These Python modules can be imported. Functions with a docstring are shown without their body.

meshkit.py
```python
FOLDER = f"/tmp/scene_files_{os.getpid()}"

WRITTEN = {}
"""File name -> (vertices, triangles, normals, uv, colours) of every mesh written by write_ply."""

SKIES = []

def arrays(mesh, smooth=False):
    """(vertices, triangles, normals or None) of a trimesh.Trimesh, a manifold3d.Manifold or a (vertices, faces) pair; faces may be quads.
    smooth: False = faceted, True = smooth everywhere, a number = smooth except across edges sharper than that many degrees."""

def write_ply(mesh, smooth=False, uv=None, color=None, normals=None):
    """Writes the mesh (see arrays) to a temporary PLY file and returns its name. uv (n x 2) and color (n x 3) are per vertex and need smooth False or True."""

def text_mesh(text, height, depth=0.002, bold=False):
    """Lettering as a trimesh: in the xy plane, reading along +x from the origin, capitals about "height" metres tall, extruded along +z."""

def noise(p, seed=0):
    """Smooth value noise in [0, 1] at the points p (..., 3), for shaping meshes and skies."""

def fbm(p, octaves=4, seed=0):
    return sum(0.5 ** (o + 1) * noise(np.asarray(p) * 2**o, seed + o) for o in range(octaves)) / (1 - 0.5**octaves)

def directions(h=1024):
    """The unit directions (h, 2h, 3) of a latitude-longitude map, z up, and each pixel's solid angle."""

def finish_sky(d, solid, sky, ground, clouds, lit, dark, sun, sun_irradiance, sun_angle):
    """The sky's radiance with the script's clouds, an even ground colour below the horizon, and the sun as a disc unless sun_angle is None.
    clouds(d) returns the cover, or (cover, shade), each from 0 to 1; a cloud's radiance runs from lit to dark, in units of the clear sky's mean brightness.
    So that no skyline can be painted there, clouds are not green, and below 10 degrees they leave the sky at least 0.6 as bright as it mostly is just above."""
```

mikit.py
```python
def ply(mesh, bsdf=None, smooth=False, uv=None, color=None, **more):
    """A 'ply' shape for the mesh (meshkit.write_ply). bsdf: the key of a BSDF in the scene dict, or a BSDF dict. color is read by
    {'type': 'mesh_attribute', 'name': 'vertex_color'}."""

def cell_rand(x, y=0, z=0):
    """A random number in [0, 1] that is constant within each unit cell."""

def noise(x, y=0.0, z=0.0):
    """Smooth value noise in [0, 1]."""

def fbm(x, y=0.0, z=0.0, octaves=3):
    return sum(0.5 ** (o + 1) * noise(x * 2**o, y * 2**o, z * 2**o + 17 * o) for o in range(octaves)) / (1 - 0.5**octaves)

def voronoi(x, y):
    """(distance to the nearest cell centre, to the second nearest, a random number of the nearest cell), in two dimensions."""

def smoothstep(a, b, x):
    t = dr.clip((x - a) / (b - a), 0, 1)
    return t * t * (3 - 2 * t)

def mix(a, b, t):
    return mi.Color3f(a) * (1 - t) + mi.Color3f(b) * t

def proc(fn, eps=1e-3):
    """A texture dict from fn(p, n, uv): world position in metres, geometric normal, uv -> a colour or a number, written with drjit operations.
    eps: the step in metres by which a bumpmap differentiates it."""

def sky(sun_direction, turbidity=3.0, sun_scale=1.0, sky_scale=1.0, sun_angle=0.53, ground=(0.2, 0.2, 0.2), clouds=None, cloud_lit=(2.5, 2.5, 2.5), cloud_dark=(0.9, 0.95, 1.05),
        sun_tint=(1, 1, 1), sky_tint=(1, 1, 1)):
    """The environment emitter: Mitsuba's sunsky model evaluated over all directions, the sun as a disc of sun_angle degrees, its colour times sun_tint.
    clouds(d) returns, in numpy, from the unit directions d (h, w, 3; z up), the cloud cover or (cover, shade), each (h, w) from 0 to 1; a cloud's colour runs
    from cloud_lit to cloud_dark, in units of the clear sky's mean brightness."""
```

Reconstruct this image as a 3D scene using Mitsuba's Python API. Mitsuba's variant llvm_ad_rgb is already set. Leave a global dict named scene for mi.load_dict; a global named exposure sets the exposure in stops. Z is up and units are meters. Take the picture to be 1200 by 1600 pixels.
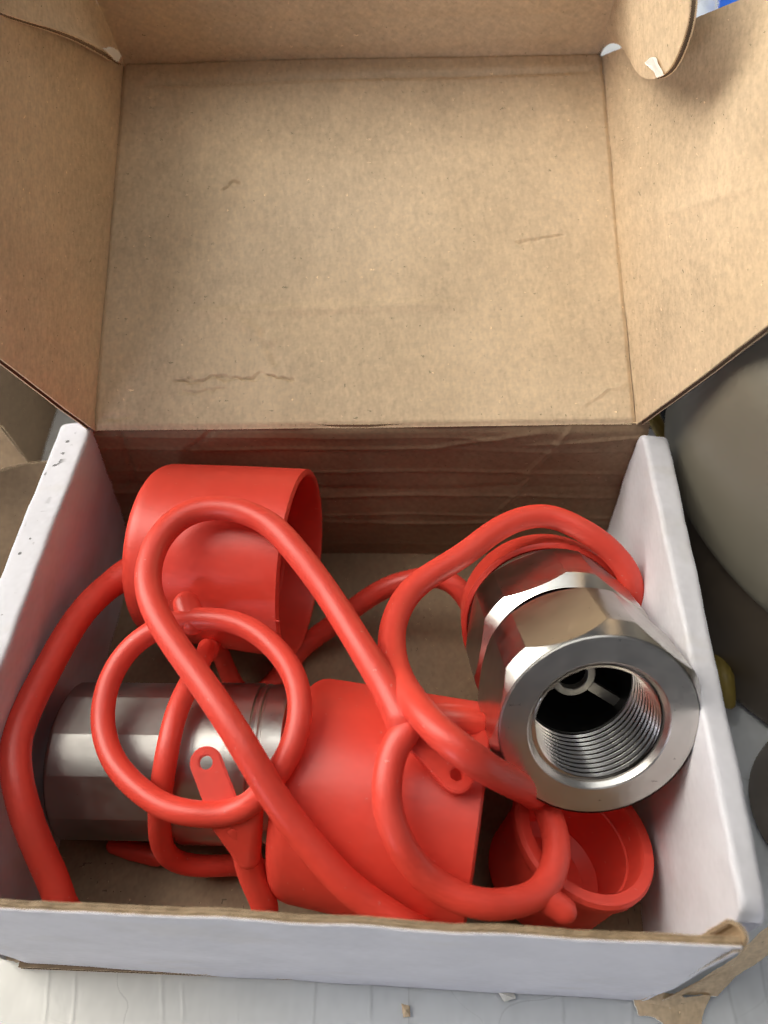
import math, random
import numpy as np
import trimesh
import mitsuba as mi
import drjit as dr
import mikit, meshkit
from mikit import proc, fbm, noise, voronoi, smoothstep, mix, cell_rand
from scipy.interpolate import CubicSpline

T = mi.ScalarTransform4f
scene, labels = {}, {}
rng = np.random.default_rng(7)

# ---------------------------------------------------------------- camera, lamps, exposure
CAM = np.array((0.1267, -0.0424, 0.2924)); FWD = np.array((-0.0518, 0.6162, -0.7859)); UP = np.array((-0.0114, 0.7865, 0.6175))
scene['camera'] = {'type': 'thinlens', 'fov': 64.36, 'fov_axis': 'y', 'aperture_radius': 0.0017, 'focus_distance': 0.262,
                   'near_clip': 0.005, 'far_clip': 50.0,
                   'to_world': T().look_at(origin=CAM.tolist(), target=(CAM + FWD).tolist(), up=UP.tolist())}
exposure = 0.24


def lamp(name, centre, target, w, h, rgb):
    scene[name] = {'type': 'rectangle', 'to_world': T().look_at(origin=list(centre), target=list(target), up=[0.1, 1, 0.2]).scale([w / 2, h / 2, 1]),
                   'emitter': {'type': 'area', 'radiance': {'type': 'rgb', 'value': list(rgb)}}}


lamp('ceiling_lamp', (-1.55, 0.45, 1.62), (0.1, 0.12, 0), 2.6, 1.3, (6.7, 6.35, 5.7))
lamp('ceiling_lamp_001', (0.25, 0.25, 2.4), (0.2, 0.2, 0), 1.5, 1.4, (1.55, 1.55, 1.5))
lamp('front_fill_light', (-1.3, -2.1, 0.24), (0.1, 0.0, 0.05), 1.9, 0.5, (4.6, 4.8, 5.6))  # unseen cool panel, added low down to brighten the front wall
scene['room_ambience'] = {'type': 'constant', 'radiance': {'type': 'rgb', 'value': [0.075, 0.075, 0.08]}}
labels['ceiling_lamp'] = {'label': 'large soft lamp high on the left of the box', 'category': 'lamp'}
labels['ceiling_lamp_001'] = {'label': 'large soft lamp straight above the box', 'category': 'lamp'}
labels['front_fill_light'] = {'label': 'low cool fill light added in front and to the left of the box', 'category': 'fill_light'}

# ---------------------------------------------------------------- materials


def two(b):
    return {'type': 'twosided', 'bsdf': b}


def princ(col, rough, **k):
    return {'type': 'principled', 'base_color': col, 'roughness': rough, **k}


def rgb(*c):
    return {'type': 'rgb', 'value': list(c)}


def kraft(tone, bumpy=0.00012):
    cool = tuple(float(x) for x in np.asarray(tone) * (1.0, 0.97, 0.93))
    hot = tuple(float(x) for x in np.asarray(tone) * (1.03, 1.05, 1.12))

    def col(p, n, uv):
        a, b, c = p.x * 0.8 + p.y * 0.36 - p.z * 0.48, p.y * 0.8 - p.x * 0.6, p.z * 0.88 + p.x * 0.48
        big = fbm(a * 45, b * 45, c * 45 + 3.1, 3)
        fine = fbm(a * 640 + 5, b * 640, c * 640, 3)
        fib = noise(a * 300, b * 1700, c * 1700) * 0.5 + noise(a * 1900, b * 420, c * 420 + 9) * 0.5
        v = 0.80 + 0.24 * (big - 0.5) + 0.25 * (fine - 0.5) + 0.20 * (fib - 0.5)
        s = noise(p.x * 800 + 31, p.y * 800, p.z * 800)
        v = v * (1 - 0.45 * smoothstep(0.925, 0.97, s)) + 0.55 * smoothstep(0.94, 0.985, noise(p.x * 700, p.y * 700 + 77, p.z * 700))
        warm = 0.5 + 0.7 * (fbm(p.x * 20, p.y * 20 + 40, p.z * 20, 2) - 0.5)
        return mix(cool, hot, warm) * v * 1.22

    def bump(p, n, uv):
        return fbm(p.x * 500, p.y * 500, p.z * 500, 3) * bumpy * 0.3 + noise(p.x * 90, p.y * 90, p.z * 90) * bumpy * 2.0
    return two({'type': 'bumpmap', 'tex': proc(bump, 2e-4), 'scale': 1.0, 'bsdf': princ(proc(col), 0.62, specular=0.35)})


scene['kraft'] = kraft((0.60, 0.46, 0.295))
scene['kraft_shaded'] = kraft((0.25, 0.172, 0.102))  # darker copy of kraft: the box interior's shade put into its colour


def white_col(p, n, uv):
    v = 0.65 + 0.10 * (fbm(p.x * 60, p.y * 60, p.z * 60, 3) - 0.5) + 0.06 * (fbm(p.x * 600, p.y * 600, p.z * 600, 2) - 0.5)
    g = smoothstep(0.60, 0.80, fbm(p.x * 38 + 8, p.y * 90, p.z * 60, 4))
    d = smoothstep(0.74, 0.84, noise(p.x * 520, p.y * 520, p.z * 300)) * smoothstep(0.50, 0.62, noise(p.x * 70 + 4, p.y * 70, p.z * 60))
    c = mix((0.955, 0.945, 1.0), (0.88, 0.85, 0.84), g * 0.5) * v
    return c * (1 - 0.75 * d * smoothstep(0.0772, 0.0785, p.z) * (1 - smoothstep(-0.004, -0.001, p.x)))


def white_bump(p, n, uv):
    return fbm(p.x * 350, p.y * 350, p.z * 350, 3) * 0.00007 + noise(p.x * 60, p.y * 60, p.z * 60) * 0.0004


scene['white_liner'] = two({'type': 'bumpmap', 'tex': proc(white_bump, 2e-4), 'scale': 1.0, 'bsdf': princ(proc(white_col), 0.6, specular=0.25)})
scene['kraft_edge'] = kraft((0.36, 0.26, 0.155))
scene['white_fibre'] = two(princ(rgb(0.72, 0.70, 0.64), 0.8))
scene['flute_dark'] = two(princ(rgb(0.20, 0.14, 0.085), 0.8))


def red_col(p, n, uv):
    v = 0.97 + 0.11 * (fbm(p.x * 60, p.y * 60, p.z * 60, 4) - 0.5)
    s = smoothstep(0.93, 0.97, noise(p.x * 900 + 3, p.y * 900, p.z * 900))
    return mix((0.70, 0.060, 0.038), (0.74, 0.26, 0.22), dr.minimum(s * 0.6 + 0.04 * smoothstep(0.5, 0.75, fbm(p.x * 140, p.y * 45, p.z * 140, 3)), 1)) * v


def red_rough(p, n, uv):
    return 0.33 + 0.14 * fbm(p.x * 110, p.y * 110, p.z * 110, 4)


def red_bump(p, n, uv):
    return fbm(p.x * 900, p.y * 900, p.z * 900, 2) * 0.00002 + noise(p.x * 130, p.y * 130, p.z * 130) * 0.00007


scene['red_rubber'] = two({'type': 'bumpmap', 'tex': proc(red_bump, 2e-4), 'scale': 1.0,
                           'bsdf': princ(proc(red_col), proc(red_rough), specular=0.5)})


def steel_rough(p, n, uv):
    return 0.15 + 0.16 * fbm(p.x * 300, p.y * 300, p.z * 300, 3)


def steel_bump(p, n, uv):          # uv = metres along the axis, metres round it: lathe marks run round the axis
    return noise(uv.x * 5200, uv.y * 60, 0.5) * 0.000007 + fbm(p.x * 500, p.y * 500, p.z * 500, 2) * 0.00001


def steel_col(p, n, uv):
    v = 0.62 + 0.18 * (fbm(p.x * 90, p.y * 90, p.z * 90, 4) - 0.5)
    s = smoothstep(0.93, 0.97, noise(p.x * 700, p.y * 700, p.z * 700))
    return mi.Color3f(v, v * 0.985, v * 0.96) * (1 - 0.35 * s)


def steel(scale, lo, hi, tone=1.0):
    def col(p, n, uv):
        return steel_col(p, n, uv) * tone * mi.Color3f(1.0, 0.985, 0.955)

    def r(p, n, uv):
        return lo + (hi - lo) * fbm(p.x * 300, p.y * 300, p.z * 300, 3)
    return two({'type': 'bumpmap', 'tex': proc(steel_bump, 1e-4), 'scale': scale, 'bsdf': princ(proc(col), proc(r), metallic=1.0)})


scene['steel'] = steel(1.5, 0.16, 0.34)
scene['steel_faced'] = steel(5.0, 0.24, 0.40)
scene['steel_bright'] = steel(0.5, 0.12, 0.24, 1.2)
scene['steel_satin'] = steel(3.0, 0.24, 0.44, 0.72)
scene['steel_milled'] = steel(4.0, 0.36, 0.56, 0.62)
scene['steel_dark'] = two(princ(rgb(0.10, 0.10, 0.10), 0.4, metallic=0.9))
scene['cast_metal'] = two(princ(rgb(0.42, 0.41, 0.37), 0.5, metallic=0.8))


def table_col(p, n, uv):
    v = 0.62 + 0.10 * (fbm(p.x * 30, p.y * 30, 0.3, 4) - 0.5) + 0.06 * (fbm(p.x * 500, p.y * 200, 0.7, 2) - 0.5)
    w = p.x + 0.006 * noise(p.y * 60, p.x * 20)
    f = w * 55
    line = 1 - smoothstep(0.0, 0.05, dr.abs(f - dr.floor(f) - cell_rand(dr.floor(f), 3) * 0.9))
    on = smoothstep(0.45, 0.6, noise(p.y * 40, dr.floor(f) * 3.3))
    a, b, _ = voronoi(p.x * 34 + noise(p.x * 90, p.y * 90), p.y * 20)
    crack = (1 - smoothstep(0.0, 0.035, b - a)) * smoothstep(0.5, 0.7, noise(p.x * 30, p.y * 30, 5.5))
    c = mix((1.0, 0.99, 0.93), (0.94, 0.98, 1.02), smoothstep(0.02, 0.12, p.x))
    return c * v * (1 - 0.12 * line * on) * (1 - 0.14 * crack)


def table_bump(p, n, uv):
    w = p.x + 0.006 * noise(p.y * 60, p.x * 20)
    f = w * 55
    line = 1 - smoothstep(0.0, 0.06, dr.abs(f - dr.floor(f) - cell_rand(dr.floor(f), 3) * 0.9))
    return fbm(p.x * 200, p.y * 120, 0.2, 3) * 0.0003 + line * 0.00015


scene['painted_board'] = two({'type': 'bumpmap', 'tex': proc(table_bump, 3e-4), 'scale': 1.0, 'bsdf': princ(proc(table_col), 0.45, specular=0.4)})


def can_col(p, n, uv):
    v = 0.9 + 0.25 * (fbm(p.x * 14, p.y * 14, p.z * 14, 3) - 0.5)
    return mi.Color3f(0.17, 0.155, 0.12) * v


scene['canister_paint'] = two(princ(proc(can_col), 0.38, specular=0.4))
scene['canister_body'] = two(princ(rgb(0.14, 0.11, 0.08), 0.4, specular=0.4))
scene['dark_plastic'] = two(princ(rgb(0.035, 0.038, 0.045), 0.4))
scene['grey_plastic'] = two(princ(rgb(0.11, 0.125, 0.145), 0.4))
scene['yellow_plastic'] = two(princ(rgb(0.30, 0.22, 0.05), 0.45))
scene['blue_film'] = two(princ(rgb(0.03, 0.13, 0.62), 0.35))
scene['white_film'] = two(princ(rgb(0.62, 0.68, 0.74), 0.35))
scene['pink_plastic'] = two(princ(rgb(0.36, 0.22, 0.26), 0.5))

# ---------------------------------------------------------------- helpers


def free(key):
    if key not in scene and key not in labels:
        return key
    k = 1
    while f'{key}_{k:03d}' in scene or f'{key}_{k:03d}' in labels:
        k += 1
    return f'{key}_{k:03d}'


def thing(name, label, cat, group=None):
    key = free(name)
    labels[key] = {'label': label, 'category': cat}
    if group:
        labels[key]['group'] = group
    return key


def part(parent, name, mesh, mat, smooth=30, label=None, uv=None, **lab):
    key = free(parent + '__' + name)
    scene[key] = mikit.ply(mesh, mat, smooth=smooth, uv=uv)
    if label or lab:
        labels[key] = {**({'label': label} if label else {}), **lab}
    return key


def one(name, mesh, mat, label, cat, smooth=30, group=None, kind=None):
    key = free(name)
    scene[key] = mikit.ply(mesh, mat, smooth=smooth)
    labels[key] = {'label': label} if kind == 'structure' else {'label': label, 'category': cat}
    if group:
        labels[key]['group'] = group
    if kind:
        labels[key]['kind'] = kind
    return key


def A(*p):
    return np.array(p, float)


def unit(v):
    v = np.asarray(v, float)
    return v / np.linalg.norm(v)


def grid_faces(nu, nv, wrap=False):
    i, j = np.meshgrid(np.arange(nu - 1), np.arange(nv if wrap else nv - 1), indexing='ij')
    k = (j + 1) % nv
    q = np.stack([i * nv + j, (i + 1) * nv + j, (i + 1) * nv + k, i * nv + k], -1).reshape(-1, 4)
    return np.vstack([q[:, [0, 1, 2]], q[:, [0, 2, 3]]])


def cat(*ms):
    return trimesh.util.concatenate(list(ms))


def surf(P, wrap=False):
    nu, nv = P.shape[:2]
    return trimesh.Trimesh(P.reshape(-1, 3), grid_faces(nu, nv, wrap), process=False)


def normals_of(P):
    du = np.gradient(P, axis=0)
    dv = np.gradient(P, axis=1)
    n = np.cross(du, dv)
    return n / (np.linalg.norm(n, axis=-1, keepdims=True) + 1e-12)


def board(parent, name, P, thick, front, back, face, label=None):
    """A sheet of corrugated board: P (nu, nv, 3) is its front face; the other face lies 'thick' behind it. Three parts of one panel."""
    n = normals_of(P)
    if n.reshape(-1, 3).mean(0) @ np.asarray(face, float) < 0:
        n = -n
    Q = P - n * thick
    f = surf(P)
    k = part(parent, name, f, front, smooth=True, label=label)
    part(k, 'outer_face', surf(Q), back, smooth=True)
    strips = []
    for a, b in ((P[0], Q[0]), (P[-1], Q[-1]), (P[:, 0], Q[:, 0]), (P[:, -1], Q[:, -1])):
        for w0, w1 in ((0, 0.22), (0.78, 1.0)):           # the two liners seen edge on; the flutes between them lie deeper
            strips.append(surf(np.stack([a * (1 - w0) + b * w0, a * (1 - w1) + b * w1])))
    part(k, 'cut_edge', cat(*strips), 'kraft', smooth=False)
    inn = []
    c = P.reshape(-1, 3).mean(0)
    for a, b in ((P[0], Q[0]), (P[-1], Q[-1]), (P[:, 0], Q[:, 0]), (P[:, -1], Q[:, -1])):
        a2, b2 = a * 0.78 + b * 0.22, a * 0.22 + b * 0.78
        m = a.mean(0)
        sh = unit(c - m) * 0.0009
        inn.append(surf(np.stack([a2 + sh, b2 + sh])))
        inn.append(surf(np.stack([a2, a2 + sh])))
        inn.append(surf(np.stack([b2, b2 + sh])))
    part(k, 'fluting', cat(*inn), 'flute_dark', smooth=False)
    return k


def bilinear(p00, p10, p11, p01, nu, nv):
    """u runs from p00 to p10, v from p00 to p01."""
    u, v = np.meshgrid(np.linspace(0, 1, nu), np.linspace(0, 1, nv), indexing='ij')
    p00, p10, p11, p01 = (np.asarray(x, float) for x in (p00, p10, p11, p01))
    return ((1 - u) * (1 - v))[..., None] * p00 + (u * (1 - v))[..., None] * p10 + (u * v)[..., None] * p11 + ((1 - u) * v)[..., None] * p01, u, v


def tube(points, radius, step=0.0010, sides=40, cap=True, closed=False, flat=None):
    """A cord through the points, a number or one radius per point; ends closed by round caps."""
    p = np.asarray(points, float)
    r = np.broadcast_to(np.asarray(radius, float), (len(p),)).copy()
    if closed:
        p = np.vstack([p, p[:1]])
        r = np.r_[r, r[:1]]
    t = np.r_[0, np.cumsum(np.sqrt(np.linalg.norm(np.diff(p, axis=0), axis=1)))]
    cs = CubicSpline(t, p, bc_type='periodic' if closed else 'not-a-knot')
    tt = np.linspace(t[0], t[-1], 1500)
    q = cs(tt)
    s = np.r_[0, np.cumsum(np.linalg.norm(np.diff(q, axis=0), axis=1))]
    n = max(12, int(s[-1] / step))
    tn = np.interp(np.linspace(0, s[-1], n), s, tt)
    q = cs(tn)
    rr = np.interp(tn, t, r)
    tg = np.gradient(q, axis=0)
    tg /= np.linalg.norm(tg, axis=1, keepdims=True)
    if closed:
        tg[0] = tg[-1] = unit(tg[0] + tg[-1])
    up = np.zeros_like(q)
    a = A(0, 0, 1) if abs(tg[0][2]) < 0.9 else A(1, 0, 0)
    for i in range(n):
        a = unit(a - tg[i] * (a @ tg[i]))
        up[i] = a
    sd = np.cross(tg, up)
    if cap and not closed:
        k = 7
        al = np.linspace(0, np.pi / 2, k)[1:]
        def ends(c, tgv, rad, u, s_):
            return [(c + tgv * rad * np.sin(x), max(rad * np.cos(x), 1e-6), u, s_) for x in al]
        head = ends(q[0], -tg[0], rr[0], up[0], sd[0])[::-1]
        tail = ends(q[-1], tg[-1], rr[-1], up[-1], sd[-1])
        q = np.vstack([[h[0] for h in head], q, [h[0] for h in tail]])
        rr = np.r_[[h[1] for h in head], rr, [h[1] for h in tail]]
        up = np.vstack([[h[2] for h in head], up, [h[2] for h in tail]])
        sd = np.vstack([[h[3] for h in head], sd, [h[3] for h in tail]])
    an = np.arange(sides) * 2 * np.pi / sides
    rr = rr * (0.965 + 0.03 * (meshkit.noise(q * 90, 5) - 0.5) + 0.008 * (meshkit.noise(q * 330, 8) - 0.5))
    part_line = 1 + 0.022 * (np.exp(-((np.abs(an - np.pi * 0.42) / 0.09) ** 2)) + np.exp(-((np.abs(an - np.pi * 1.42) / 0.09) ** 2)))
    rr = rr[:, None] * part_line[None, :]
    P = q[:, None] + rr[:, :, None] * (np.cos(an)[None, :, None] * up[:, None] + np.sin(an)[None, :, None] * sd[:, None])
    return trimesh.Trimesh(P.reshape(-1, 3), grid_faces(len(q), sides, True), process=False)


def frame(axis, spin=0.0):
    z = unit(axis)
    x = unit(np.cross(A(0, 0, 1) if abs(z[2]) < 0.95 else A(0, 1, 0), z))
    y = np.cross(z, x)
    c, s = math.cos(spin), math.sin(spin)
    return np.stack([x * c + y * s, y * c - x * s, z], 1)


def lathe(profile, origin, axis, n=120, fine=0.0):
    """Revolves (distance along the axis, radius) round the axis; uv = (metres along the profile, metres round)."""
    pr = np.asarray(profile, float)
    an = np.linspace(0, 2 * np.pi, n + 1)
    F = frame(axis)
    P = pr[:, 1, None, None] * (np.cos(an)[None, :, None] * F[:, 0] + np.sin(an)[None, :, None] * F[:, 1]) + pr[:, 0, None, None] * F[:, 2] + np.asarray(origin)
    return surf(P)


def rounded(pts, r, k=6):
    """Rounds the inner corners of an open 2-D polyline."""
    pts = [np.asarray(p, float) for p in pts]
    out = [pts[0]]
    for a, b, c in zip(pts, pts[1:], pts[2:]):
        d = min(r, np.linalg.norm(a - b) * 0.45, np.linalg.norm(c - b) * 0.45)
        s, e = b + unit(a - b) * d, b + unit(c - b) * d
        for t in np.linspace(0, 1, k):
            out.append((1 - t) ** 2 * s + 2 * t * (1 - t) * b + t * t * e)
    out.append(pts[-1])
    return np.array(out)


# ---------------------------------------------------------------- the setting: the painted board everything stands on
u, v = np.meshgrid(np.linspace(-0.9, 1.1, 60), np.linspace(-0.6, 1.6, 60), indexing='ij')
one('table_top', surf(np.stack([u, v, u * 0 - 0.0035], -1)), 'painted_board', 'worn grey-white painted board surface under the box', 'table', smooth=True, kind='structure')

# ---------------------------------------------------------------- the cardboard box
box = thing('cardboard_box', 'open white mailer box with brown kraft inside holding red caps and steel couplings', 'box')
D, H = 0.1635, 0.0798
LN = A(0, -0.3935, 0.9193)     # the lid's inner side faces this way
LD = A(0, 0.9193, 0.3935)      # from the hinge along the lid


def wrinkle(p, f, seed, octaves=3):
    return meshkit.fbm(np.asarray(p) * f, octaves, seed) - 0.5


# floor
P, u, v = bilinear((-0.003, -0.001, 0), (0.2005, -0.001, 0), (0.2005, D + 0.001, 0), (-0.003, D + 0.001, 0), 90, 80)
P[..., 2] += wrinkle(P, 25, 3) * 0.0012
board(box, 'floor_panel', P, 0.0028, 'kraft_shaded', 'white_liner', (0, 0, 1))

# back wall: horizontal ridges where the board has been bent, and slanting creases near its right end
P, u, v = bilinear((-0.0032, 0.1625, 0), (0.2040, 0.1645, 0), (0.2062, 0.1640, 0.0805), (0.0030, 0.1620, 0.0798), 260, 150)
rid = np.zeros_like(u)
for k, (v0, w, h) in enumerate(((0.12, .012, .5), (0.30, .014, .9), (0.36, .010, .6), (0.52, .012, .9), (0.58, .02, -.8), (0.70, .012, .6), (0.86, .012, .8), (0.93, .010, .5))):
    vv = v0 + 0.03 * (meshkit.noise(np.stack([u * 5, v * 0, v * 0 + k], -1), k) - 0.5) - 0.02 * u
    amp = h * (0.4 + 0.9 * meshkit.noise(np.stack([u * 7, v * 0 + k, v * 0], -1), 40 + k))
    rid += amp * np.exp(-((v - vv) / w) ** 2)
for (a0, b0, a1, b1, h, w) in ((0.80, 0.66, 0.86, 0.97, 1.0, .006), (0.77, 0.40, 0.81, 0.64, 0.9, .006), (0.80, 0.88, 0.99, 0.93, 1.1, .010), (0.62, 0.86, 0.80, 0.95, .9, .012), (0.17, 0.85, 0.22, 0.97, -0.9, .008)):
    d = A(a1 - a0, b1 - b0)
    t = ((u - a0) * d[0] + (v - b0) * d[1]) / (d @ d)
    dist = np.abs((u - a0) * d[1] - (v - b0) * d[0]) / np.linalg.norm(d)
    rid += h * np.exp(-(dist / w) ** 2) * np.clip(np.minimum(t + 0.15, 1.15 - t) * 5, 0, 1)
rid -= 1.3 * np.exp(-((u - 0.052) / 0.004) ** 2)
P[..., 1] -= rid * 0.00062 + wrinkle(P, 22, 8) * 0.003
P[..., 1] += 0.0016 * np.exp(-((v - 1) / 0.03) ** 2)
board(box, 'back_wall', P, 0.0028, 'kraft_shaded', 'white_liner', (0, -1, 0))


# side walls: a folded double wall, white inside and out, with a soft rounded top
def side_wall(name, inner, outer, sgn, seed, y0f, y1f):
    ny = 150
    ys = np.linspace(0, 1, ny)
    (ibx, ify), top_b, top_f, out_b, out_f = inner[0], inner[1], inner[2], outer[0], outer[1]
    rows = []
    for t in ys:                                    # t = 0 at the back, 1 at the front
        xin_f = inner[0][0] * (1 - t) + inner[0][1] * t
        xin_t = inner[1] * (1 - t) + inner[2] * t
        xo = outer[0] * (1 - t) + outer[1] * t
        e = min(1.0, min(t / 0.03, (1 - t) / 0.035))
        dz = 0.006 * (1 - math.sqrt(max(0, 1 - (1 - e) ** 2)))
        h = H + 0.0003 - dz
        w = abs(xo - xin_t)
        prof = rounded([(xin_f, 0.0), (xin_t, h), (xo, h - 0.0015), (xo - sgn * 0.001, -0.0028)], 0.0014, 9)
        s = np.r_[0, np.cumsum(np.linalg.norm(np.diff(prof, axis=0), axis=1))]
        ns = 100
        # more points near the rim
        q = np.r_[np.linspace(0, s[-1] * 0.38, 30), np.linspace(s[-1] * 0.38, s[-1] * 0.62, 42)[1:], np.linspace(s[-1] * 0.62, s[-1], 30)[1:]]
        rows.append(np.stack([np.interp(q, s, prof[:, 0]), q * 0 + (y0f * (1 - t) + y1f * t), np.interp(q, s, prof[:, 1])], -1))
    P = np.array(rows)
    w = wrinkle(P, 30, seed) * 0.0022 + wrinkle(P, 130, seed + 5) * 0.0006
    P[..., 0] += w * sgn
    P[..., 2] += (wrinkle(P, 40, seed + 9) * 0.0016 + wrinkle(P, 260, seed + 3) * 0.0004) * (P[..., 2] > 0.07)
    return P


LW = side_wall('left', ((-0.0032, 0.0005), 0.0030, 0.0014), (-0.0098, -0.0098), -1, 11, 0.1680, 0.0010)
# a dent with a small crease high on the left wall's inside
part(box, 'left_wall', surf(LW), 'white_liner', smooth=True, label='white left wall with scuffed black marks on its rim')
RW = side_wall('right', ((0.2006, 0.1975), 0.2028, 0.2022), (0.2122, 0.2092), 1, 23, 0.1635, 0.0045)
part(box, 'right_wall', surf(RW), 'white_liner', smooth=True, label='bright white right wall beside the upright coupling')

# front wall: two boards on edge, white outside, torn and curled at its right end
n = 240
u = np.linspace(0, 1, n)
topz = H + 0.0009 + 0.0011 * (meshkit.noise(np.stack([u * 9, u * 0, u * 0], -1), 3) - 0.5) + 0.0005 * (meshkit.noise(np.stack([u * 60, u * 0, u * 0], -1), 4) - 0.5)
xl, xr = -0.0075, 0.2005
xb, xbr = -0.0005, 0.1955


def front_layer(y0, y1, dz, mat, name, seed, taper):
    zz = topz + dz + 0.0008 * (meshkit.fbm(np.stack([u * 70, u * 0, u * 0], -1), 3, seed) - 0.5)
    xt = xl + (xr - xl) * u
    xbm = xb + (xbr - xb) * u if taper else xt
    nz = 30
    f = np.linspace(0, 1, nz)
    wob = 0.0006 * (meshkit.noise(np.stack([u * 12, u * 0 + 3.0, u * 0], -1), 2) - 0.5)
    def sheet(y):
        bow = -0.0022 * np.sin(np.pi * f)[None, :] * 0.3
        X = xbm[:, None] * (1 - f) + xt[:, None] * f
        Z = -0.0028 * (1 - f) + zz[:, None] * f
        Y = y + bow + wob[:, None] * f - 0.0035 * u[:, None] * (0.8 + 0.2 * (1 - f)) * 1.0
        Z = Z + 0 * X
        pp = np.stack([X, Y + 0 * X, Z], -1)
        pp[..., 1] += wrinkle(np.stack([X, X * 0, Z], -1), 35, 5) * 0.0012
        return pp
    a, b = sheet(y0), sheet(y1)
    b[..., 1] = a[..., 1] + (y1 - y0)
    ms = [surf(a), surf(b), surf(np.stack([a[:, -1], b[:, -1]])), surf(np.stack([a[0], b[0]])), surf(np.stack([a[-1], b[-1]]))]
    return cat(*ms), a


m, outer_sheet = front_layer(0.0003, 0.0007, 0.0001, 'white_liner', 'front_wall', 5, True)
fw = part(box, 'front_wall', m, 'white_liner', smooth=40, label='plain white front wall with brown corrugated top edge')
m, _ = front_layer(0.00071, 0.0011, -0.0002, 'kraft', 'liner', 6, True)
part(fw, 'board_edge', m, 'kraft_edge', smooth=40)
m, _ = front_layer(0.0011, 0.0015, -0.0007, 'flute_dark', 'fluting', 7, True)
part(fw, 'fluting', m, 'flute_dark', smooth=40)
m, _ = front_layer(0.0015, 0.0020, -0.0003, 'kraft', 'liner', 8, True)
part(fw, 'board_edge', m, 'kraft_edge', smooth=40)
m, _ = front_layer(0.0020, 0.0023, -0.0007, 'flute_dark', 'fluting', 9, True)
part(fw, 'fluting', m, 'flute_dark', smooth=40)
m, _ = front_layer(0.0023, 0.0027, -0.0003, 'kraft', 'liner', 10, True)
part(fw, 'board_edge', m, 'kraft_edge', smooth=40)

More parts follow.
